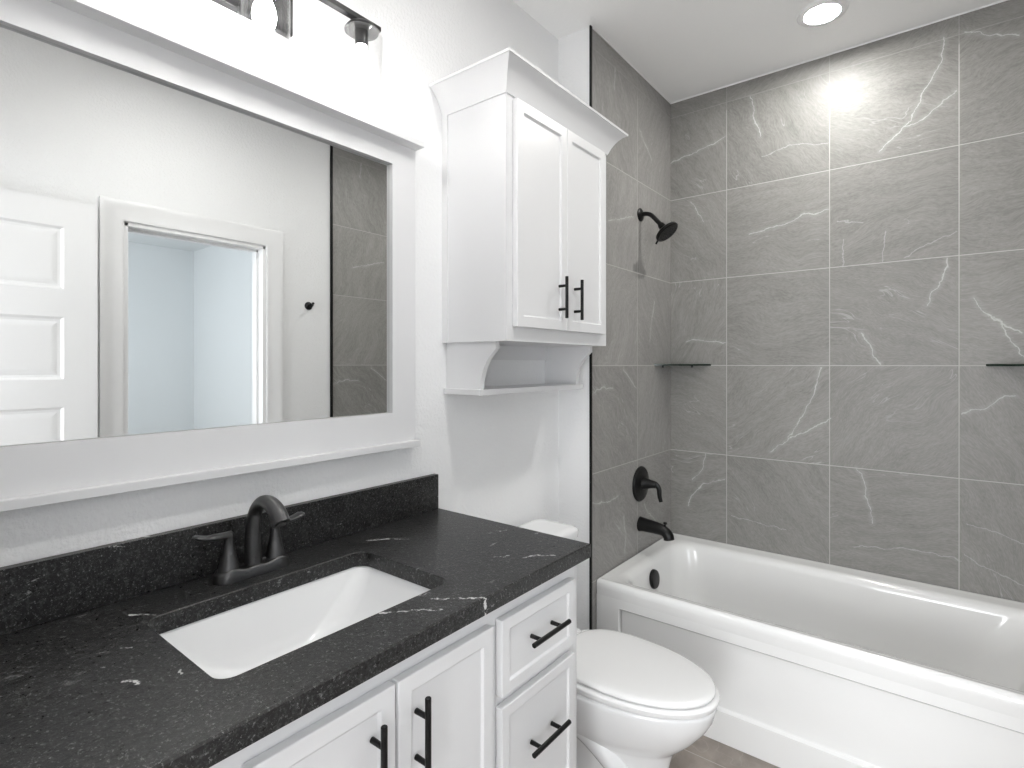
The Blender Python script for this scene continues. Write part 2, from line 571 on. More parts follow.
# hall behind
struct('wall_hall_left', box(-0.1, 0.0, -2.7, -0.14, 0, ZC), M['wall'], smooth=False)
struct('wall_hall_right', box(2.3, 2.4, -2.7, -0.14, 0, ZC), M['wall'], smooth=False)
struct('wall_hall_back', box(-0.1, 2.4, -2.8, -2.7, 0, ZC), M['wall'], smooth=False)
struct('ceiling_hall', box(XW + 0.12, 2.4, -2.7, -0.02, ZC, ZC + 0.1), M['ceiling'], smooth=False)
struct('wall_hall_front', box(XW, 2.4, -0.14, 0.0, 0, ZC), M['wall'], smooth=False)
# closet
struct('wall_closet_back', box(4.47, 4.57, -0.1, 2.33, 0, 2.5), M['closet'], smooth=False)
struct('wall_closet_side', box(XW + 0.12, 4.47, 2.23, 2.33, 0, 2.5), M['closet'], smooth=False)
struct('wall_closet_front', box(XW + 0.12, 4.47, 0.0, 0.1, 0, 2.5), M['closet'], smooth=False)
struct('ceiling_closet', box(XW + 0.12, 4.57, 0.0, 2.33, 2.447, 2.52), M['closet'], smooth=False)

# baseboards
def baseboard(name, bm_):
    struct(name, bm_, M['trim'], bevel=0.004)


baseboard('baseboard_left', box(0.0, 0.014, 1.215, YA, 0, 0.1))
baseboard('baseboard_alcove', box(0.014, XA - 0.004, YA - 0.014, YA, 0, 0.1))
bm = bmesh.new()
bx(bm, XW - 0.014, XW, 0.0, DY0 - 0.095, 0, 0.1)
bx(bm, XW - 0.014, XW, DY1 + 0.095, YA, 0, 0.1)
baseboard('baseboard_right', bm)

# black metal edging of the tile, white caulk along the ceiling
struct('trim_1', box(XA - 0.002, XA + 0.004, YA - 0.004, YA + 0.009, 0.0, ZC), M['edge'], smooth=False)
struct('trim_2', box(XR - 0.004, XW, YA - 0.005, YA + 0.006, 0.0, ZC), M['edge'], smooth=False)
bm = bmesh.new()
bx(bm, XA, XR, YB - 0.004, YB, ZC - 0.004, ZC)
bx(bm, XA, XA + 0.004, YA + 0.01, YB, ZC - 0.004, ZC)
struct('trim_3', bm, M['trim'], smooth=False)


# doorway casings: trim_4 closet, trim_5 entry
def casing_profile(bm, path, out, w_, th, nrm):
    """casing strip swept along path (3 segments) ; out = list of outward dirs at each path point"""
    prof = [(0, 0), (0, 0.55), (0.12, 0.7), (0.2, 0.62), (0.62, 0.8), (0.78, 1.0), (0.92, 1.0), (1, 0.85), (1, 0)]
    rings = []
    for p, o_ in zip(path, out):
        rings.append([Vector(p) + Vector(o_) * (w_ * a) + Vector(nrm) * (th * b) for a, b in prof])
    loft(bm, rings, True, True)


bm = bmesh.new()
casing_profile(bm, [(XW, DY0 - 0.004, 0), (XW, DY0 - 0.004, DZ + 0.004), (XW, DY1 + 0.004, DZ + 0.004), (XW, DY1 + 0.004, 0)],
               [(0, -1, 0), (0, -1, 1), (0, 1, 1), (0, 1, 0)], 0.092, 0.018, (-1, 0, 0))
# jamb lining with stop
bx(bm, XW - 0.001, XW + 0.121, DY0 - 0.004, DY0 + 0.016, 0, DZ)
bx(bm, XW - 0.001, XW + 0.121, DY1 - 0.016, DY1 + 0.004, 0, DZ)
bx(bm, XW - 0.001, XW + 0.121, DY0, DY1, DZ - 0.016, DZ + 0.004)
bx(bm, XW + 0.05, XW + 0.085, DY0 + 0.016, DY0 + 0.027, 0, DZ - 0.016)
bx(bm, XW + 0.05, XW + 0.085, DY1 - 0.027, DY1 - 0.016, 0, DZ - 0.016)
bx(bm, XW + 0.05, XW + 0.085, DY0 + 0.016, DY1 - 0.016, DZ - 0.027, DZ - 0.016)
struct('trim_4', bm, M['trim'], bevel=0.0015, segs=1)
bm = bmesh.new()
bx(bm, 0.81, 0.845, -0.145, -0.015, 0, 2.05)
bx(bm, 1.60, 1.63, -0.145, -0.015, 0, 2.05)
bx(bm, 0.81, 1.63, -0.145, -0.015, 2.035, 2.065)
struct('trim_5', bm, M['trim'], bevel=0.002, segs=1)


# door_1: the open entry door, a five-panel slab lying along the right wall
def panel_door():
    bm = bmesh.new()
    x0, x1, y0, y1, z1 = 1.632, 1.667, -0.012, 0.735, 2.035
    ys = [y0, y0 + 0.115, y1 - 0.115, y1]
    zs = [0.01]
    z = 0.15
    pan = []
    for k in range(5):
        a = 0.150 + k * 0.3775
        pan.append((a, a + 0.262))
    for a, b in pan:
        zs += [a, b]
    zs.append(z1)
    grid = [[bm.verts.new((x0, y, z_)) for z_ in zs] for y in ys]
    panels = []
    for i in range(3):
        for j in range(len(zs) - 1):
            f = bm.faces.new((grid[i][j], grid[i + 1][j], grid[i + 1][j + 1], grid[i][j + 1]))
            if i == 1 and j % 2 == 1:
                panels.append(f)
    # back and sides
    back = [[bm.verts.new((x1, y, z_)) for z_ in zs] for y in ys]
    for i in range(3):
        for j in range(len(zs) - 1):
            bm.faces.new((back[i][j], back[i][j + 1], back[i + 1][j + 1], back[i + 1][j]))
    for j in range(len(zs) - 1):
        bm.faces.new((grid[0][j], grid[0][j + 1], back[0][j + 1], back[0][j]))
        bm.faces.new((grid[3][j], back[3][j], back[3][j + 1], grid[3][j + 1]))
    for i in range(3):
        bm.faces.new((grid[i][0], back[i][0], back[i + 1][0], grid[i + 1][0]))
        bm.faces.new((grid[i][-1], grid[i + 1][-1], back[i + 1][-1], back[i][-1]))
    for f in panels:
        for th, dx in ((0.010, 0.008), (0.010, 0.002), (0.026, -0.007)):
            inset(bm, f, th)
            bmesh.ops.translate(bm, vec=(dx, 0, 0), verts=f.verts)
    return bm


d1 = struct('door_1', panel_door(), M['trim'], angle=20)
bm = bmesh.new()
lathe(bm, (1.632, 0.67, 0.95), (-1, 0, 0), [(0, 0.032), (0.006, 0.032), (0.008, 0.012), (0.035, 0.012), (0.04, 0.026), (0.055, 0.028), (0.065, 0.018), (0.067, 0.0)])
obj('door_handle', bm, M['black'], d1)

# ================================================================== BATHTUB
TY0, TY1, TZR = 1.970, 2.761, 0.46
tub = thing('bathtub', 'white alcove bathtub with a recessed apron panel along the tiled wall', 'bathtub', (0.92, 2.36, 0))
bm = bmesh.new()
xa, xb = XA + 0.002, XR - 0.002
rings = []
# outer shell upwards along the rounded rim, then down into the basin
rings.append(rrect(xa, xb, TY0 + 0.004, TY1, 0.40, 0.004))
rings.append(rrect(xa, xb, TY0, TY1, 0.43, 0.004))
rings.append(rrect(xa, xb, TY0 + 0.001, TY1, 0.445, 0.004))
rings.append(rrect(xa, xb, TY0 + 0.006, TY1, 0.455, 0.004))
rings.append(rrect(xa + 0.004, xb - 0.004, TY0 + 0.016, TY1 - 0.003, TZR, 0.006))
rings.append(rrect(xa + 0.012, xb - 0.012, TY0 + 0.022, TY1 - 0.016, TZR, 0.01))
rings.append(rrect(xa + 0.016, xb - 0.016, TY0 + 0.026, TY1 - 0.022, TZR - 0.0045, 0.016))
rings.append(rrect(xa + 0.045, xb - 0.055, TY0 + 0.045, TY1 - 0.058, TZR - 0.005, 0.06))
rings.append(rrect(xa + 0.062, xb - 0.080, TY0 + 0.056, TY1 - 0.075, TZR - 0.008, 0.09))
rings.append(rrect(xa + 0.074, xb - 0.098, TY0 + 0.064, TY1 - 0.088, TZR - 0.018, 0.11))
rings.append(rrect(xa + 0.080, xb - 0.112, TY0 + 0.070, TY1 - 0.095, TZR - 0.04, 0.12))
rings.append(rrect(xa + 0.092, xb - 0.150, TY0 + 0.080, TY1 - 0.105, 0.34, 0.13))
rings.append(rrect(xa + 0.108, xb - 0.205, TY0 + 0.094, TY1 - 0.118, 0.22, 0.14))
rings.append(rrect(xa + 0.125, xb - 0.25, TY0 + 0.110, TY1 - 0.132, 0.13, 0.14))
rings.append(rrect(xa + 0.150, xb - 0.29, TY0 + 0.135, TY1 - 0.155, 0.095, 0.13))
rings.append(rrect(xa + 0.20, xb - 0.34, TY0 + 0.185, TY1 - 0.20, 0.08, 0.10))
loft(bm, rings, False, True)
# hidden sides down to the floor
for (p, q) in (((xa, TY0 + 0.02), (xa, TY1)), ((xa, TY1), (xb, TY1)), ((xb, TY1), (xb, TY0 + 0.02))):
    vs = [bm.verts.new(c) for c in ((*p, 0), (*q, 0), (*q, 0.40), (*p, 0.40))]
    bm.faces.new(vs)
# apron: outer face with a recessed panel
ys_ = TY0 + 0.004
px0, px1, pz0, pz1 = 0.254, XR - 0.105, 0.109, 0.366
X_ = [xa, px0, px1, xb]
Z_ = [0.0, pz0, pz1, 0.40]
g = [[bm.verts.new((x, ys_, z)) for z in Z_] for x in X_]
pf = None
for i in range(3):
    for j in range(3):
        f = bm.faces.new((g[i][j], g[i + 1][j], g[i + 1][j + 1], g[i][j + 1]))
        if (i, j) == (1, 1):
            pf = f
for th, dy in ((0.0015, 0.0), (0.007, 0.012), (0.004, 0.001)):
    inset(bm, pf, th)
    bmesh.ops.translate(bm, vec=(0, dy, 0), verts=pf.verts)
obj('tub_shell', bm, M['acrylic'], tub, angle=50)
bm = bmesh.new()
oc = Vector((0.2460, 2.338, 0.368))
oax = Vector((1, 0, 0.12))
lathe(bm, oc, oax, [(-0.004, 0.042), (0.006, 0.042), (0.012, 0.039), (0.014, 0.031), (0.014, 0.0)], 36)
ofl = obj('overflow_cover', bm, M['black'], tub)
ofl['label'] = 'round black overflow cover'
bm = bmesh.new()
lathe(bm, (0.40, 2.35, 0.079), (0, 0, 1), [(0, 0.035), (0.004, 0.035), (0.006, 0.030), (0.005, 0.0)], 32)
obj('drain', bm, M['black'], tub)

# ================================================================== SHOWER FITTINGS
AY = 2.392
t = thing('tub_spout', 'black tub spout with a pull-up diverter on the tiled wall', 'spout', (XA, AY, 0.59))
bm = bmesh.new()
pts = smooth_path([(XA, AY, 0.590), (XA + 0.015, AY, 0.590), (XA + 0.06, AY, 0.587), (XA + 0.105, AY, 0.582), (XA + 0.127, AY, 0.573), (XA + 0.139, AY, 0.558), (XA + 0.142, AY, 0.543)], 6)
n_ = len(pts)
rad = [0.035 - 0.011 * min(1, i / (n_ * 0.6)) for i in range(n_)]
sweep(bm, pts, rad, 24, up=(0, 1, 0))
sp = obj('spout_body', bm, M['black'], t, angle=60)
bm = bmesh.new()
lathe(bm, (XA + 0.122, AY, 0.592), (0.1, 0, 1), [(0, 0.005), (0.018, 0.004), (0.02, 0.009), (0.026, 0.009), (0.028, 0.004)], 16)
obj('diverter_knob', bm, M['black'], t)

t = thing('shower_valve', 'round black shower valve with a lever above the tub spout', 'faucet', (XA, AY, 0.78))
bm = bmesh.new()
lathe(bm, (XA, AY, 0.78), (1, 0, 0), [(0, 0.083), (0.004, 0.083), (0.010, 0.078), (0.014, 0.05), (0.018, 0.034), (0.018, 0.0)], 48)
obj('escutcheon', bm, M['black'], t)
bm = bmesh.new()
lathe(bm, (XA + 0.016, AY, 0.785), (1, 0, 0), [(0, 0.030), (0.02, 0.024), (0.045, 0.018), (0.062, 0.016), (0.066, 0.010), (0.067, 0)], 28)
pts = smooth_path([(XA + 0.058, AY, 0.790), (XA + 0.078, AY + 0.002, 0.786), (XA + 0.092, AY + 0.004, 0.768), (XA + 0.094, AY + 0.006, 0.735), (XA + 0.100, AY + 0.008, 0.708)], 5)
sweep(bm, pts, [0.013 - 0.005 * i / len(pts) for i in range(len(pts))], 14, flat=[(1.1, 0.75)] * len(pts), up=(0, 1, 0))
obj('lever', bm, M['black'], t, angle=60)

t = thing('wall_shower', 'black shower head on a short bent arm high on the tiled wall', 'shower head', (XA, AY, 2.054))
bm = bmesh.new()
lathe(bm, (XA, AY, 2.054), (1, 0, 0), [(0, 0.031), (0.004, 0.031), (0.010, 0.024), (0.014, 0.014), (0.014, 0)], 32)
obj('flange', bm, M['black'], t)
bm = bmesh.new()
pts = smooth_path([(XA + 0.008, AY, 2.054), (XA + 0.03, AY, 2.054), (XA + 0.055, AY, 2.044), (XA + 0.085, AY, 2.012), (XA + 0.108, AY, 1.985)], 6)
sweep(bm, pts, 0.0105, 16, up=(0, 1, 0))
obj('arm', bm, M['black'], t, angle=60)
bm = bmesh.new()
ax = Vector((0.62, 0, -0.78)).normalized()
c0 = Vector((XA + 0.100, AY, 1.994))
lathe(bm, c0, ax, [(0, 0.013), (0.008, 0.016), (0.022, 0.017), (0.026, 0.013), (0.032, 0.020), (0.040, 0.048), (0.046, 0.056), (0.056, 0.057), (0.060, 0.052), (0.060, 0.0)], 40)
hd = obj('spray_head', bm, M['black'], t)
bm = bmesh.new()
fc = c0 + ax * 0.060
u_ = Vector((0, 1, 0))
v_ = ax.cross(u_)
for rr, nn in ((0.012, 6), (0.025, 12), (0.039, 18)):
    for k in range(nn):
        a = 2 * PI * k / nn
        c = fc + u_ * (rr * math.cos(a)) + v_ * (rr * math.sin(a))
        lathe(bm, c, ax, [(-0.001, 0.0026), (0.0035, 0.0018)], 8)
noz = obj('nozzle', bm, M['darkmetal'], hd)
noz['kind'] = 'stuff'
bm = bmesh.new()
cb = c0 + ax * 0.050 + Vector((-0.78, 0, -0.62)) * 0.054
sweep(bm, [cb, cb + Vector((-0.5, 0, -0.85)) * 0.020], 0.0045, 12, up=(0, 1, 0))
obj('spray_lever', bm, M['black'], hd)


# glass corner shelves
def corner_shelf(cx, sx, r, rb, label):
    t = thing('corner_shelf', label, 'shelf', (cx, YB, 1.339), 'glass corner shelves in the tub alcove')
    bm = bmesh.new()
    pts = [(cx, YB)]
    n = 14
    A = Vector((cx + sx * r, YB))
    B = Vector((cx, YB - rb))
    for i in range(n + 1):
        q = i / n
        m_ = A.lerp(B, q)
        bul = math.sin(PI * q) * 0.012
        dirv = (m_ - Vector((cx, YB))).normalized()
        pts.append(tuple(m_ + dirv * bul))
    loft(bm, [[(p[0], p[1], 1.339) for p in pts], [(p[0], p[1], 1.347) for p in pts]])
    obj('shelf_pane', bm, M['shelf_edge'], t, bevel=0.0008, segs=1)
    for (a, b) in ((cx + sx * r * 0.55, YB - 0.006), (cx + sx * 0.006, YB - rb * 0.55)):
        bm = bmesh.new()
        lathe(bm, (a, b, 1.329), (0, 0, 1), [(0, 0.005), (0.010, 0.005)], 12)
        obj('shelf_clip', bm, M['darkmetal'], t)


corner_shelf(XA, 1, 0.211, 0.212, 'dark glass corner shelf on the tiled wall beside the shower head end')
corner_shelf(XR, -1, 0.272, 0.24, 'dark glass corner shelf at the right edge of the photo')

# ================================================================== RECESSED LIGHT
def recessed_light(x, y, label):
    t = thing('recessed_light', label, 'ceiling light', (x, y, ZC), 'recessed ceiling lights')
    bm = bmesh.new()
    lathe(bm, (x, y, ZC), (0, 0, -1), [(0, 0.088), (0.003, 0.088), (0.008, 0.080), (0.008, 0.064), (0.002, 0.060), (-0.001, 0.060)], 48, False, False)
    obj('trim_ring', bm, M['trim'], t)
    bm = bmesh.new()
    lathe(bm, (x, y, ZC), (0, 0, -1), [(0.0, 0.062), (0.004, 0.060), (0.005, 0.0)], 40, False, True)
    obj('lens', bm, M['lens'], t)


recessed_light(0.908, 2.415, 'round recessed ceiling light glowing above the tub')
recessed_light(0.95, 1.0, 'unseen recessed ceiling light added as fill over the open floor')  # added out of frame to brighten the room

# ================================================================== TOILET
TY = 1.553
toi = thing('toilet', 'white two-piece toilet with closed lid between vanity and tub', 'toilet', (0.3, TY, 0))


def egg(xb_, xf, hw, z, sq=2.3, n=56, back=1.0):
    """plan outline: blunt at the back (x = xb_), long round nose at xf"""
    xm = xb_ + (xf - xb_) * 0.42
    out = []
    for i in range(n):
        a = 2 * PI * i / n
        c, s_ = math.cos(a), math.sin(a)
        if c >= 0:
            x = xm + (xf - xm) * abs(c) ** (2 / 2.05)
            y = hw * math.copysign(abs(s_) ** (2 / 2.05), s_)
        else:
            x = xm - (xm - xb_) * abs(c) ** (2 / sq)
            y = hw * math.copysign(abs(s_) ** (2 / sq), s_)
        out.append((x, TY + y, z))
    return out


bm = bmesh.new()
prof = [(0.0, 0.16, 0.635, 0.118), (0.012, 0.16, 0.640, 0.122), (0.022, 0.162, 0.636, 0.120), (0.035, 0.165, 0.620, 0.110), (0.10, 0.17, 0.628, 0.108),
        (0.16, 0.17, 0.640, 0.115), (0.190, 0.17, 0.650, 0.120), (0.207, 0.17, 0.662, 0.129), (0.230, 0.17, 0.688, 0.143), (0.26, 0.17, 0.717, 0.156), (0.30, 0.17, 0.748, 0.168),
        (0.33, 0.17, 0.765, 0.175), (0.350, 0.17, 0.769, 0.178), (0.361, 0.17, 0.773, 0.180), (0.369, 0.173, 0.771, 0.177), (0.372, 0.18, 0.760, 0.168)]
loft(bm, [egg(b, c, d, a, 3.2) for a, b, c, d in prof], True, True)
obj('bowl', bm, M['porcelain'], toi, angle=60)
# deck under the tank with the trapway bulge
bm = bmesh.new()
def dk(z, x0, x1, h, r=0.05):
    return rrect(x0, x1, TY - h, TY + h, z, r)
loft(bm, [dk(0.0, 0.03, 0.34, 0.098), (dk(0.02, 0.03, 0.34, 0.10)), dk(0.05, 0.035, 0.33, 0.085), dk(0.17, 0.035, 0.33, 0.085), dk(0.24, 0.03, 0.34, 0.105),
          dk(0.31, 0.025, 0.35, 0.128), dk(0.355, 0.02, 0.34, 0.140), dk(0.372, 0.02, 0.335, 0.140), dk(0.378, 0.025, 0.33, 0.135)], True, True)
obj('deck', bm, M['porcelain'], toi, angle=60)
bm = bmesh.new()
pts = smooth_path([(0.20, TY - 0.085, 0.12), (0.30, TY - 0.096, 0.22), (0.40, TY - 0.10, 0.235), (0.50, TY - 0.085, 0.16), (0.56, TY - 0.06, 0.06)], 6)
sweep(bm, pts, [0.03 + 0.012 * math.sin(PI * i / (len(pts) - 1)) for i in range(len(pts))], 16)
obj('trapway', bm, M['porcelain'], toi, angle=80)
bm = bmesh.new()
tk = [(0.378, 0.035, 0.185, 0.165), (0.385, 0.032, 0.19, 0.17), (0.45, 0.03, 0.197, 0.178), (0.60, 0.028, 0.203, 0.186), (0.70, 0.026, 0.208, 0.19), (0.705, 0.026, 0.208, 0.19)]
loft(bm, [rrect(a, b, TY - h, TY + h, z, 0.03) for z, a, b, h in tk], True, True)
obj('tank', bm, M['porcelain'], toi, angle=60)
bm = bmesh.new()
tk = [(0.703, 0.024, 0.212, 0.194), (0.706, 0.019, 0.218, 0.199), (0.728, 0.018, 0.220, 0.201), (0.737, 0.022, 0.216, 0.197), (0.741, 0.032, 0.204, 0.186), (0.742, 0.05, 0.185, 0.165)]
loft(bm, [rrect(a, b, TY - h, TY + h, z, 0.035) for z, a, b, h in tk], True, True)
obj('tank_lid', bm, M['porcelain'], toi, angle=60)
bm = bmesh.new()
lathe(bm, (0.205, TY - 0.14, 0.655), (1, 0, 0), [(0, 0.014), (0.012, 0.014), (0.014, 0.01), (0.02, 0.009)], 20)
sweep(bm, [(0.222, TY - 0.145, 0.656), (0.226, TY - 0.11, 0.652), (0.226, TY - 0.075, 0.646)], [0.006, 0.008, 0.009], 12, flat=[(0.6, 1)] * 3)
obj('flush_lever', bm, M['chrome'], toi)
bm = bmesh.new()
st = [(0.3745, 0.240, 0.764, 0.169), (0.376, 0.232, 0.776, 0.177), (0.389, 0.232, 0.781, 0.181), (0.395, 0.234, 0.779, 0.179), (0.398, 0.242, 0.766, 0.168)]
loft(bm, [egg(b, c, d, a, 3.0) for a, b, c, d in st], True, True)
obj('seat', bm, M['seat'], toi, angle=60)
bm = bmesh.new()
st = [(0.4005, 0.285, 0.764, 0.166), (0.402, 0.282, 0.768, 0.170), (0.408, 0.281, 0.770, 0.172), (0.4135, 0.284, 0.766, 0.168), (0.417, 0.292, 0.754, 0.158),
      (0.4195, 0.312, 0.725, 0.135), (0.421, 0.35, 0.66, 0.09), (0.4215, 0.42, 0.56, 0.03)]
loft(bm, [egg(b, c, d, a, 3.0) for a, b, c, d in st], True, True)
obj('lid', bm, M['seat'], toi, angle=60)
for sgn in (-1, 1):
    bm = bmesh.new()
    y = TY + sgn * 0.075
    loft(bm, [rrect(0.238, 0.285, y - 0.022, y + 0.022, 0.398, 0.01, 4, 2), rrect(0.240, 0.284, y - 0.021, y + 0.021, 0.410, 0.01, 4, 2), rrect(0.245, 0.280, y - 0.017, y + 0.017, 0.414, 0.01, 4, 2)])
    obj('hinge', bm, M['seat'], toi)
    bm = bmesh.new()
    lathe(bm, (0.36, TY + sgn * 0.112, 0.010), (0, 0, 1), [(0, 0.016), (0.012, 0.015), (0.022, 0.009), (0.024, 0.0)], 20)
    obj('bolt_cap', bm, M['seat'], toi)


# ================================================================== CABINETRY
def shaker(x0, x1, y0, y1, z0, z1, stile, rec=0.007, lip=0.004):
    """slab in the y-z plane facing +x with a recessed centre panel"""
    bm = bmesh.new()
    fs = bx(bm, x0, x1, y0, y1, z0, z1)
    f = fs[1]
    inset(bm, f, stile)
    inset(bm, f, 0.0015)
    bmesh.ops.translate(bm, vec=(-rec * 0.8, 0, 0), verts=f.verts)
    inset(bm, f, lip)
    bmesh.ops.translate(bm, vec=(-rec * 0.2, 0, 0), verts=f.verts)
    return bm


def pull(x, a, b, along, post=0.022, r=0.0055, out=0.028):
    """bar pull on the plane x, bar from a to b (3-D centre points on the plane)"""
    bm = bmesh.new()
    a, b = Vector(a), Vector(b)
    off = Vector((out, 0, 0))
    d = (b - a).normalized()
    sweep(bm, [a + off, a + off + d * 0.001, b + off - d * 0.001, b + off], [r * 0.85, r, r, r * 0.85], 18, up=(1, 0, 0))
    for p in (a + d * post, b - d * post):
        lathe(bm, p, (1, 0, 0), [(-0.002, 0.005), (out, 0.0045)], 14)
    return bm


# ---- vanity
VY0, VY1, VX = -0.008, 1.192, 0.54
CZ = 0.886
van = thing('vanity_cabinet', 'white vanity cabinet with black bar pulls under the granite counter', 'cabinet', (0.27, 0.59, 0))
bm = bmesh.new()
# open-backed box: sides, bottom, face frame
bx(bm, 0.003, VX, VY1 - 0.018, VY1, 0.0, 0.8505)
bx(bm, 0.003, VX, VY0, VY0 + 0.018, 0.0, 0.8505)
bx(bm, 0.003, VX - 0.02, VY0 + 0.018, VY1 - 0.018, 0.10, 0.118)
bx(bm, VX - 0.02, VX, VY0 + 0.018, VY1 - 0.018, 0.800, 0.8505)
bx(bm, VX - 0.02, VX, VY0 + 0.018, VY1 - 0.018, 0.10, 0.14)
for a, b in ((VY0 + 0.018, 0.03), (0.305, 0.350), (0.830, 0.875), (VY1 - 0.055, VY1 - 0.018)):
    bx(bm, VX - 0.02, VX, a, b, 0.14, 0.80)
for z in (0.64, 0.335):
    bx(bm, VX - 0.02, VX, 0.875, VY1 - 0.055, z - 0.02, z + 0.03)
    bx(bm, VX - 0.02, VX, 0.03, 0.305, z - 0.02, z + 0.03)
obj('carcass', bm, M['cabinet'], van, bevel=0.001, segs=1)
obj('toe_kick', box(VX - 0.09, VX - 0.075, VY0 + 0.018, VY1 - 0.018, 0, 0.10), M['cabinet'], van)
F0, F1 = VX + 0.0005, VX + 0.019
Z0D = 0.135
for (a, b, hy) in ((0.342, 0.588, 0.542), (0.594, 0.840, 0.635)):
    d = obj('door', shaker(F0, F1, a, b, Z0D, 0.814, 0.030, 0.005, 0.003), M['cabinet'], van, bevel=0.0025, segs=2, smooth=False)
    obj('handle', pull(F1, (F1, hy, 0.631), (F1, hy, 0.779), 'z', post=0.034), M['black'], d)['label'] = 'black bar pull'
for (a, b) in ((0.868, 1.152), (0.028, 0.312)):
    for (z0, z1) in ((0.653, 0.814), (0.336, 0.631), (0.135, 0.316)):
        d = obj('drawer', shaker(F0, F1, a, b, z0, z1, 0.026, 0.005, 0.003), M['cabinet'], van, bevel=0.0025, segs=2, smooth=False)
        ym = (a + b) / 2 + 0.002
        zh = (z0 + z1) / 2 + (0.009 if z0 > 0.6 else 0.023)
        obj('handle', pull(F1, (F1, ym - 0.072, zh), (F1, ym + 0.072, zh), 'y', post=0.032), M['black'], d)['label'] = 'black bar pull'

# ---- countertop with the sink cut-out
SX0, SX1, SY0, SY1 = 0.148, 0.453, 0.353, 0.823
CX1, CY0, CY1, CB = 0.567, -0.015, 1.2175, 0.8515
bm = bmesh.new()


def slab_ring(z, e=0.0):
    # outer rectangle with as many points as the rounded cut-out
    return rrect(0.001 + e, CX1 - e, CY0 + e, CY1 - e, z, 0.0015)


R_ = 0.028
rings = [rrect(SX0, SX1, SY0, SY1, CB, R_), rrect(0.001, CX1, CY0, CY1, CB, 0.0015), rrect(0.001, CX1, CY0, CY1, CZ - 0.003, 0.0015), rrect(0.003, CX1 - 0.003, CY0 + 0.003, CY1 - 0.003, CZ, 0.0015),
         rrect(SX0 - 0.0015, SX1 + 0.0015, SY0 - 0.0015, SY1 + 0.0015, CZ, R_), rrect(SX0, SX1, SY0, SY1, CZ - 0.0015, R_)]
vr = loft(bm, rings, False, False)
n = len(vr[0])
for i in range(n):
    j = (i + 1) % n
    bm.faces.new((vr[-1][i], vr[-1][j], vr[0][j], vr[0][i]))
tag(obj('countertop', bm, M['granite'], angle=30), 'black leathered granite countertop with white flecks and a sink cut-out', 'countertop')
tag(obj('backsplash', box(0.001, 0.021, CY0, 1.206, CZ + 0.0005, 0.997), M['granite'], bevel=0.0012, segs=1), 'low black granite backsplash strip standing on the countertop against the wall', 'backsplash')

# ---- undermount sink
snk = thing('sink', 'white rectangular undermount sink set into the black granite counter', 'sink', (0.30, 0.588, 0.70))
bm = bmesh.new()
zt = CB - 0.0008
S = lambda e0, e1, e2, e3, z, r: rrect(SX0 - 0.004 + e0, SX1 + 0.004 - e1, SY0 - 0.004 + e2, SY1 + 0.004 - e3, z, r)
rings = [S(-0.022, -0.022, -0.022, -0.022, zt - 0.012, 0.04), S(-0.022, -0.022, -0.022, -0.022, zt, 0.04), S(0, 0, 0, 0, zt, 0.035), S(0.003, 0.003, 0.004, 0.004, zt - 0.006, 0.036),
         S(0.008, 0.008, 0.03, 0.03, zt - 0.045, 0.045), S(0.014, 0.014, 0.075, 0.075, zt - 0.09, 0.05), S(0.022, 0.022, 0.115, 0.115, zt - 0.118, 0.055),
         S(0.04, 0.04, 0.15, 0.15, zt - 0.130, 0.06), S(0.09, 0.09, 0.19, 0.19, zt - 0.135, 0.05)]
loft(bm, rings, False, True)
# outer skin
rings = [S(-0.022, -0.022, -0.022, -0.022, zt - 0.012, 0.04), S(-0.006, -0.006, 0.018, 0.018, zt - 0.045, 0.05), S(0.01, 0.01, 0.10, 0.10, zt - 0.125, 0.06), S(0.06, 0.06, 0.15, 0.15, zt - 0.146, 0.06)]
loft(bm, rings, False, True)
obj('basin', bm, M['porcelain'], snk, angle=50)
bm = bmesh.new()
lathe(bm, (0.30, 0.588, zt - 0.136), (0, 0, 1), [(0, 0.022), (0.003, 0.022), (0.004, 0.017), (0.010, 0.015), (0.012, 0.0)], 28)
obj('drain', bm, M['bronze'], snk)

# ---- faucet
FX, FY = 0.080, 0.584
fau = thing('sink_faucet', 'dark two-handle centerset faucet behind the sink', 'faucet', (FX, FY, CZ))
bm = bmesh.new()


def stad(e, z, n=48, fz=None):
    """stadium outline along y, inset by e"""
    r = 0.027 - e
    hl = 0.0560
    out = []
    for i in range(n):
        a = 2 * PI * i / n
        x = r * math.cos(a)
        y = r * math.sin(a)
        y += hl if y >= 0 else -hl
        out.append((FX + x, FY + y, z))
    return out


def bump_z(y):
    d_ = min(abs(y - FY - 0.051), abs(y - FY + 0.051))
    return 0.019 + 0.0085 * math.exp(-(d_ / 0.020) ** 2) + 0.004 * math.exp(-((y - FY) / 0.020) ** 2)


def dense(e, z):
    out = []
    r = 0.027 - e
    hl = 0.0560
    for i in range(13):
        a = -PI / 2 + PI * i / 12
        # end at +y
        out.append((FX + r * math.sin(a) * -1, FY + hl + r * math.cos(a)))
    for i in range(1, 24):
        out.append((FX - r, FY + hl - 2 * hl * i / 24))
    for i in range(13):
        a = -PI / 2 + PI * i / 12
        out.append((FX + r * math.sin(a), FY - hl - r * math.cos(a)))
    for i in range(1, 24):
        out.append((FX + r, FY - hl + 2 * hl * i / 24))
    return [(x, y, CZ + (bump_z(y) * z)) for x, y in out]


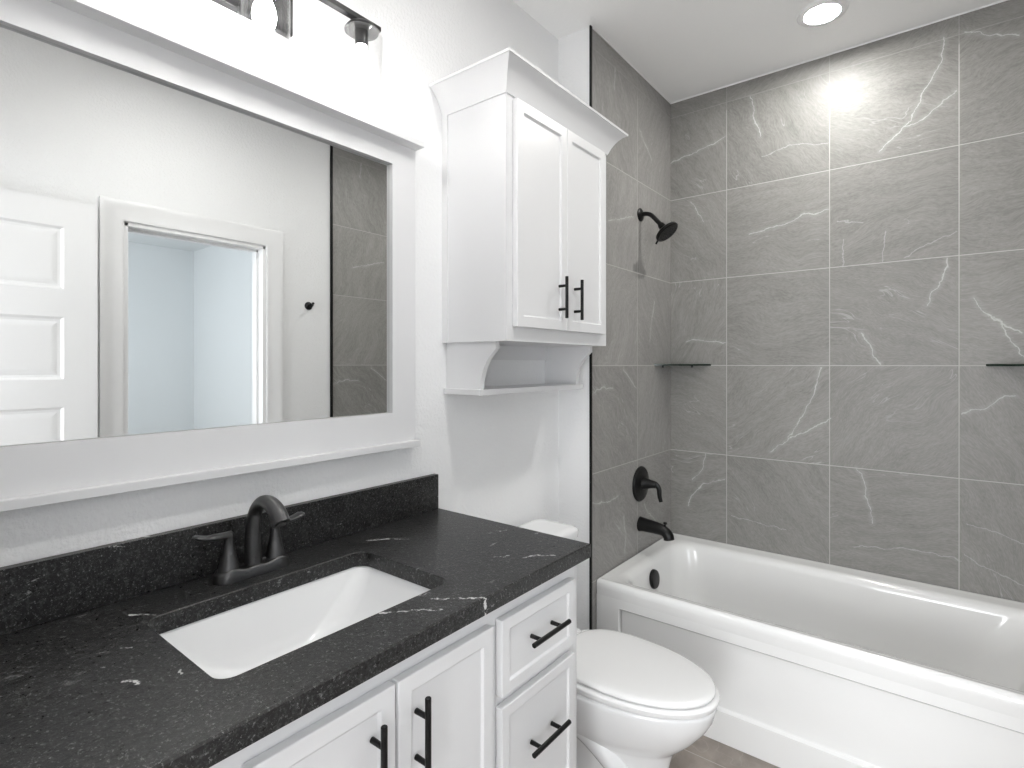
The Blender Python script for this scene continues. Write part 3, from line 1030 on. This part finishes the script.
loft(bm, [[(x, y, CZ + 0.0005) for x, y, _ in dense(0, 0)], dense(0.0, 0.25), dense(0.002, 0.8), dense(0.0045, 0.97), dense(0.0075, 1.0), dense(0.018, 1.03), dense(0.0265, 1.04)], True, True)
obj('base_plate', bm, M['bronze'], fau, angle=60)
bm = bmesh.new()
pts = smooth_path([(FX, FY, CZ + 0.010), (FX, FY, CZ + 0.05), (FX + 0.001, FY, CZ + 0.10), (FX + 0.010, FY, CZ + 0.134), (FX + 0.036, FY, CZ + 0.159),
                   (FX + 0.070, FY, CZ + 0.165), (FX + 0.102, FY, CZ + 0.153), (FX + 0.120, FY, CZ + 0.130)], 6)
N = len(pts)
rr = []
for i in range(N):
    q = i / (N - 1)
    rr.append(0.0195 - 0.0055 * min(1, q / 0.42) + 0.0050 * max(0, (q - 0.55) / 0.45))
sweep(bm, pts, rr, 28, up=(0, 1, 0))
sp = obj('spout', bm, M['bronze'], fau, angle=60)
bm = bmesh.new()
e1 = pts[-1]
dd = (pts[-1] - pts[-2]).normalized()
lathe(bm, e1 - dd * 0.002, dd, [(0, 0.012), (0.005, 0.012), (0.005, 0.008), (0.003, 0.0)], 20)
obj('aerator', bm, M['dark'], sp)
for sgn in (-1, 1):
    bm = bmesh.new()
    cy = FY + sgn * 0.051
    zs = [(0.012, 0.0225), (0.022, 0.0225), (0.030, 0.0205), (0.045, 0.0165), (0.062, 0.0130), (0.076, 0.0108), (0.085, 0.0102), (0.093, 0.0108), (0.098, 0.0104), (0.101, 0.007), (0.102, 0.0)]
    lathe(bm, (FX, cy, CZ), (0, 0, 1), zs, 28)
    pts = smooth_path([(FX, cy - sgn * 0.008, CZ + 0.095), (FX, cy + sgn * 0.008, CZ + 0.096), (FX + 0.001, cy + sgn * 0.026, CZ + 0.098), (FX + 0.000, cy + sgn * 0.045, CZ + 0.100), (FX - 0.002, cy + sgn * 0.069, CZ + 0.107)], 5)
    m_ = len(pts)
    fl = [(1.0 + 0.55 * (i / (m_ - 1)), 0.85 - 0.40 * (i / (m_ - 1))) for i in range(m_)]
    rr = [0.0105 - 0.001 * (i / (m_ - 1)) for i in range(m_)]
    rr[0] *= 0.6
    rr[-1] *= 0.55
    sweep(bm, pts, rr, 16, flat=fl)
    obj('handle', bm, M['bronze'], fau, angle=60)

# ================================================================== MIRROR
MY0, MY1, MZ0, MZ1 = 0.092, 1.108, 1.115, 1.994
OY0, OY1, OZ0, OZ1 = 0.178, 1.0205, 1.205, 1.929
mir = thing('wall_mirror', 'large mirror in a white painted frame above the backsplash', 'mirror', (0, 0.6, 1.1))
bm = bmesh.new()
bx(bm, 0.001, 0.022, MY0, OY0, MZ0, MZ1)
bx(bm, 0.001, 0.022, OY1, MY1, MZ0, MZ1)
bx(bm, 0.001, 0.022, OY0, OY1, MZ0, OZ0)
bx(bm, 0.001, 0.022, OY0, OY1, OZ1, MZ1)
obj('frame', bm, M['cabinet'], mir, bevel=0.0)
obj('glass', box(0.0015, 0.009, OY0 + 0.0005, OY1 - 0.0005, OZ0 + 0.0005, OZ1 - 0.0005), M['mirror'], mir, smooth=False)
obj('top_ledge', box(0.001, 0.060, MY0 - 0.003, MY1 + 0.004, MZ1, MZ1 + 0.017), M['cabinet'], mir, bevel=0.002)
obj('sill', box(0.001, 0.042, MY0 - 0.003, MY1 + 0.004, MZ0 - 0.016, MZ0 + 0.003), M['cabinet'], mir, bevel=0.002)

# ================================================================== VANITY LIGHT
BX, BZ = 0.125, 2.208
LY = (0.336, 0.587, 0.838)
vl = thing('vanity_light', 'three-bulb vanity light with clear glass shades above the mirror', 'wall light', (0.0, 0.60, 2.2))
obj('backplate', box(0.001, 0.022, 0.465, 0.713, 2.152, 2.285), M['darkmetal'], vl, bevel=0.003)
bm = bmesh.new()
bx(bm, BX - 0.011, BX + 0.007, 0.280, 0.894, BZ, BZ + 0.013)
obj('bar', bm, M['darkmetal'], vl, bevel=0.001, segs=1)
for y in (0.54, 0.66):
    obj('arm', box(0.02, BX - 0.008, y - 0.006, y + 0.006, BZ, BZ + 0.012), M['darkmetal'], vl, bevel=0.001, segs=1)
for y in LY:
    c = (BX, y, BZ)
    bm = bmesh.new()
    lathe(bm, c, (0, 0, -1), [(-0.001, 0.012), (0.004, 0.024), (0.010, 0.034), (0.017, 0.040), (0.023, 0.042), (0.0235, 0.016)], 32, True, False)
    lathe(bm, c, (0, 0, -1), [(0.022, 0.0165), (0.060, 0.0165), (0.060, 0.013), (0.05, 0.013)], 28, True, True)
    ho = obj('lamp_holder', bm, M['darkmetal'], vl)
    bm = bmesh.new()
    lathe(bm, c, (0, 0, -1), [(0.048, 0.012), (0.062, 0.0125), (0.075, 0.015), (0.092, 0.022), (0.110, 0.025), (0.126, 0.022), (0.138, 0.013), (0.142, 0.0)], 28, True, True)
    bu = obj('bulb', bm, M['bulb'], ho)
    bu['label'] = 'glowing white bulb'
    bm = bmesh.new()
    prof = [(0.024, 0.017), (0.024, 0.042), (0.027, 0.049), (0.034, 0.052), (0.200, 0.052), (0.202, 0.0505), (0.200, 0.049), (0.036, 0.049), (0.030, 0.046), (0.027, 0.040), (0.027, 0.017)]
    lathe(bm, c, (0, 0, -1), prof, 48, False, False)
    sh = obj('glass_shade', bm, M['glass'], ho)
    sh['label'] = 'clear glass cylinder shade'

# ================================================================== WALL CABINET
KY0, KY1, KX, KZ0, KZ1 = 1.246, 1.856, 0.264, 1.416, 2.155
wc = thing('wall_cabinet', 'white wall cabinet with crown moulding and open shelf above the toilet', 'cabinet', (0.13, 1.55, 1.25))
bm = bmesh.new()
bx(bm, 0.001, KX - 0.019, KY0, KY0 + 0.018, KZ0, KZ1)
bx(bm, 0.001, KX - 0.019, KY1 - 0.018, KY1, KZ0, KZ1)
bx(bm, 0.001, KX - 0.019, KY0 + 0.018, KY1 - 0.018, KZ0, KZ0 + 0.018)
bx(bm, 0.001, KX - 0.019, KY0 + 0.018, KY1 - 0.018, KZ1 - 0.018, KZ1)
bx(bm, 0.001, 0.007, KY0 + 0.018, KY1 - 0.018, KZ0 + 0.018, KZ1 - 0.018)
# face frame
bx(bm, KX - 0.019, KX, KY0, KY0 + 0.038, KZ0, KZ1)
bx(bm, KX - 0.019, KX, KY1 - 0.038, KY1, KZ0, KZ1)
bx(bm, KX - 0.019, KX, KY0 + 0.038, KY1 - 0.038, KZ0, KZ0 + 0.045)
bx(bm, KX - 0.019, KX, KY0 + 0.038, KY1 - 0.038, KZ1 - 0.038, KZ1)
bx(bm, 0.0, 0.024, KY0 - 0.005, KY0, KZ0, KZ1)      # scribe strip at the wall
obj('carcass', bm, M['cabinet'], wc)
bm = bmesh.new()
prof = [(0.0, 2.118), (0.005, 2.149), (0.006, 2.152), (0.009, 2.160), (0.015, 2.174), (0.024, 2.190), (0.035, 2.205), (0.046, 2.216), (0.058, 2.225), (0.062, 2.2245), (0.0635, 2.2315), (0.0, 2.232)]
prof[0] = (0.0, 2.149)
rings = []
for (px, py, ox, oy) in ((0.001, KY0, 0, -1), (KX, KY0, 1, -1), (KX, KY1, 1, 1), (0.001, KY1, 0, 1)):
    rings.append([(px + ox * o_, py + oy * o_, z) for o_, z in prof])
loft(bm, rings, True, True)
obj('crown_moulding', bm, M['cabinet'], wc, angle=25)
D0, D1 = KX + 0.0005, KX + 0.020
for (a, b, hy) in ((1.275, 1.5485, 1.503), (1.5505, 1.814, 1.599)):
    bm = shaker(D0, D1, a, b, 1.459, 2.140, 0.033, 0.0075, 0.003)
    d = obj('door', bm, M['cabinet'], wc, bevel=0.0012, segs=1, smooth=False)
    h_ = obj('handle', pull(D1, (D1, hy, 1.497), (D1, hy, 1.634), 'z', post=0.030, r=0.0055, out=0.028), M['black'], d)
    h_['label'] = 'black bar pull'
# scrolled brackets and the shelf below
brk = [(0.001, KZ0), (0.212, KZ0), (0.212, 1.392)]
cv = [(0.208, 1.390), (0.190, 1.373), (0.176, 1.356), (0.165, 1.338), (0.157, 1.319), (0.152, 1.298), (0.150, 1.268)]
brk += cv + [(0.001, 1.268)]
for y0 in (1.260, 1.824):
    bm = bmesh.new()
    loft(bm, [[(x, y0, z) for x, z in brk], [(x, y0 + 0.018, z) for x, z in brk]])
    obj('bracket', bm, M['cabinet'], wc, smooth=True, angle=30)
obj('shelf', box(0.001, 0.163, 1.247, 1.855, 1.249, 1.268), M['cabinet'], wc, bevel=0.0012, segs=1)
obj('mounting_rail', box(0.001, 0.013, 1.278, 1.824, 1.362, KZ0), M['cabinet'], wc)

# ================================================================== ROBE HOOK, CLOSET VENT
t = thing('robe_hook', 'small black robe hook on the white wall, seen in the mirror', 'hook', (XW, 1.775, 1.692))
bm = bmesh.new()
lathe(bm, (XW, 1.775, 1.692), (-1, 0, 0), [(0, 0.024), (0.005, 0.024), (0.010, 0.020), (0.014, 0.010), (0.014, 0.0)], 28)
obj('rosette', bm, M['black'], t)
bm = bmesh.new()
pts = smooth_path([(XW - 0.010, 1.775, 1.692), (XW - 0.030, 1.775, 1.688), (XW - 0.045, 1.775, 1.692), (XW - 0.052, 1.775, 1.704)], 5)
sweep(bm, pts, 0.0055, 12, up=(0, 1, 0))
lathe(bm, (XW - 0.052, 1.775, 1.700), (0, 0, 1), [(0, 0.006), (0.004, 0.008), (0.009, 0.006), (0.010, 0)], 14)
obj('peg', bm, M['black'], t, angle=60)

t = thing('ceiling_vent', 'narrow slot vent in the closet ceiling, seen in the mirror', 'vent', (4.02, 1.6, 2.447))
bm = bmesh.new()
bx(bm, 3.985, 4.01, 1.38, 1.83, 2.441, 2.447)
bx(bm, 4.03, 4.055, 1.38, 1.83, 2.441, 2.447)
obj('frame', bm, M['trim'], t)
obj('slot', box(4.01, 4.03, 1.385, 1.825, 2.443, 2.4475), M['dark'], t)
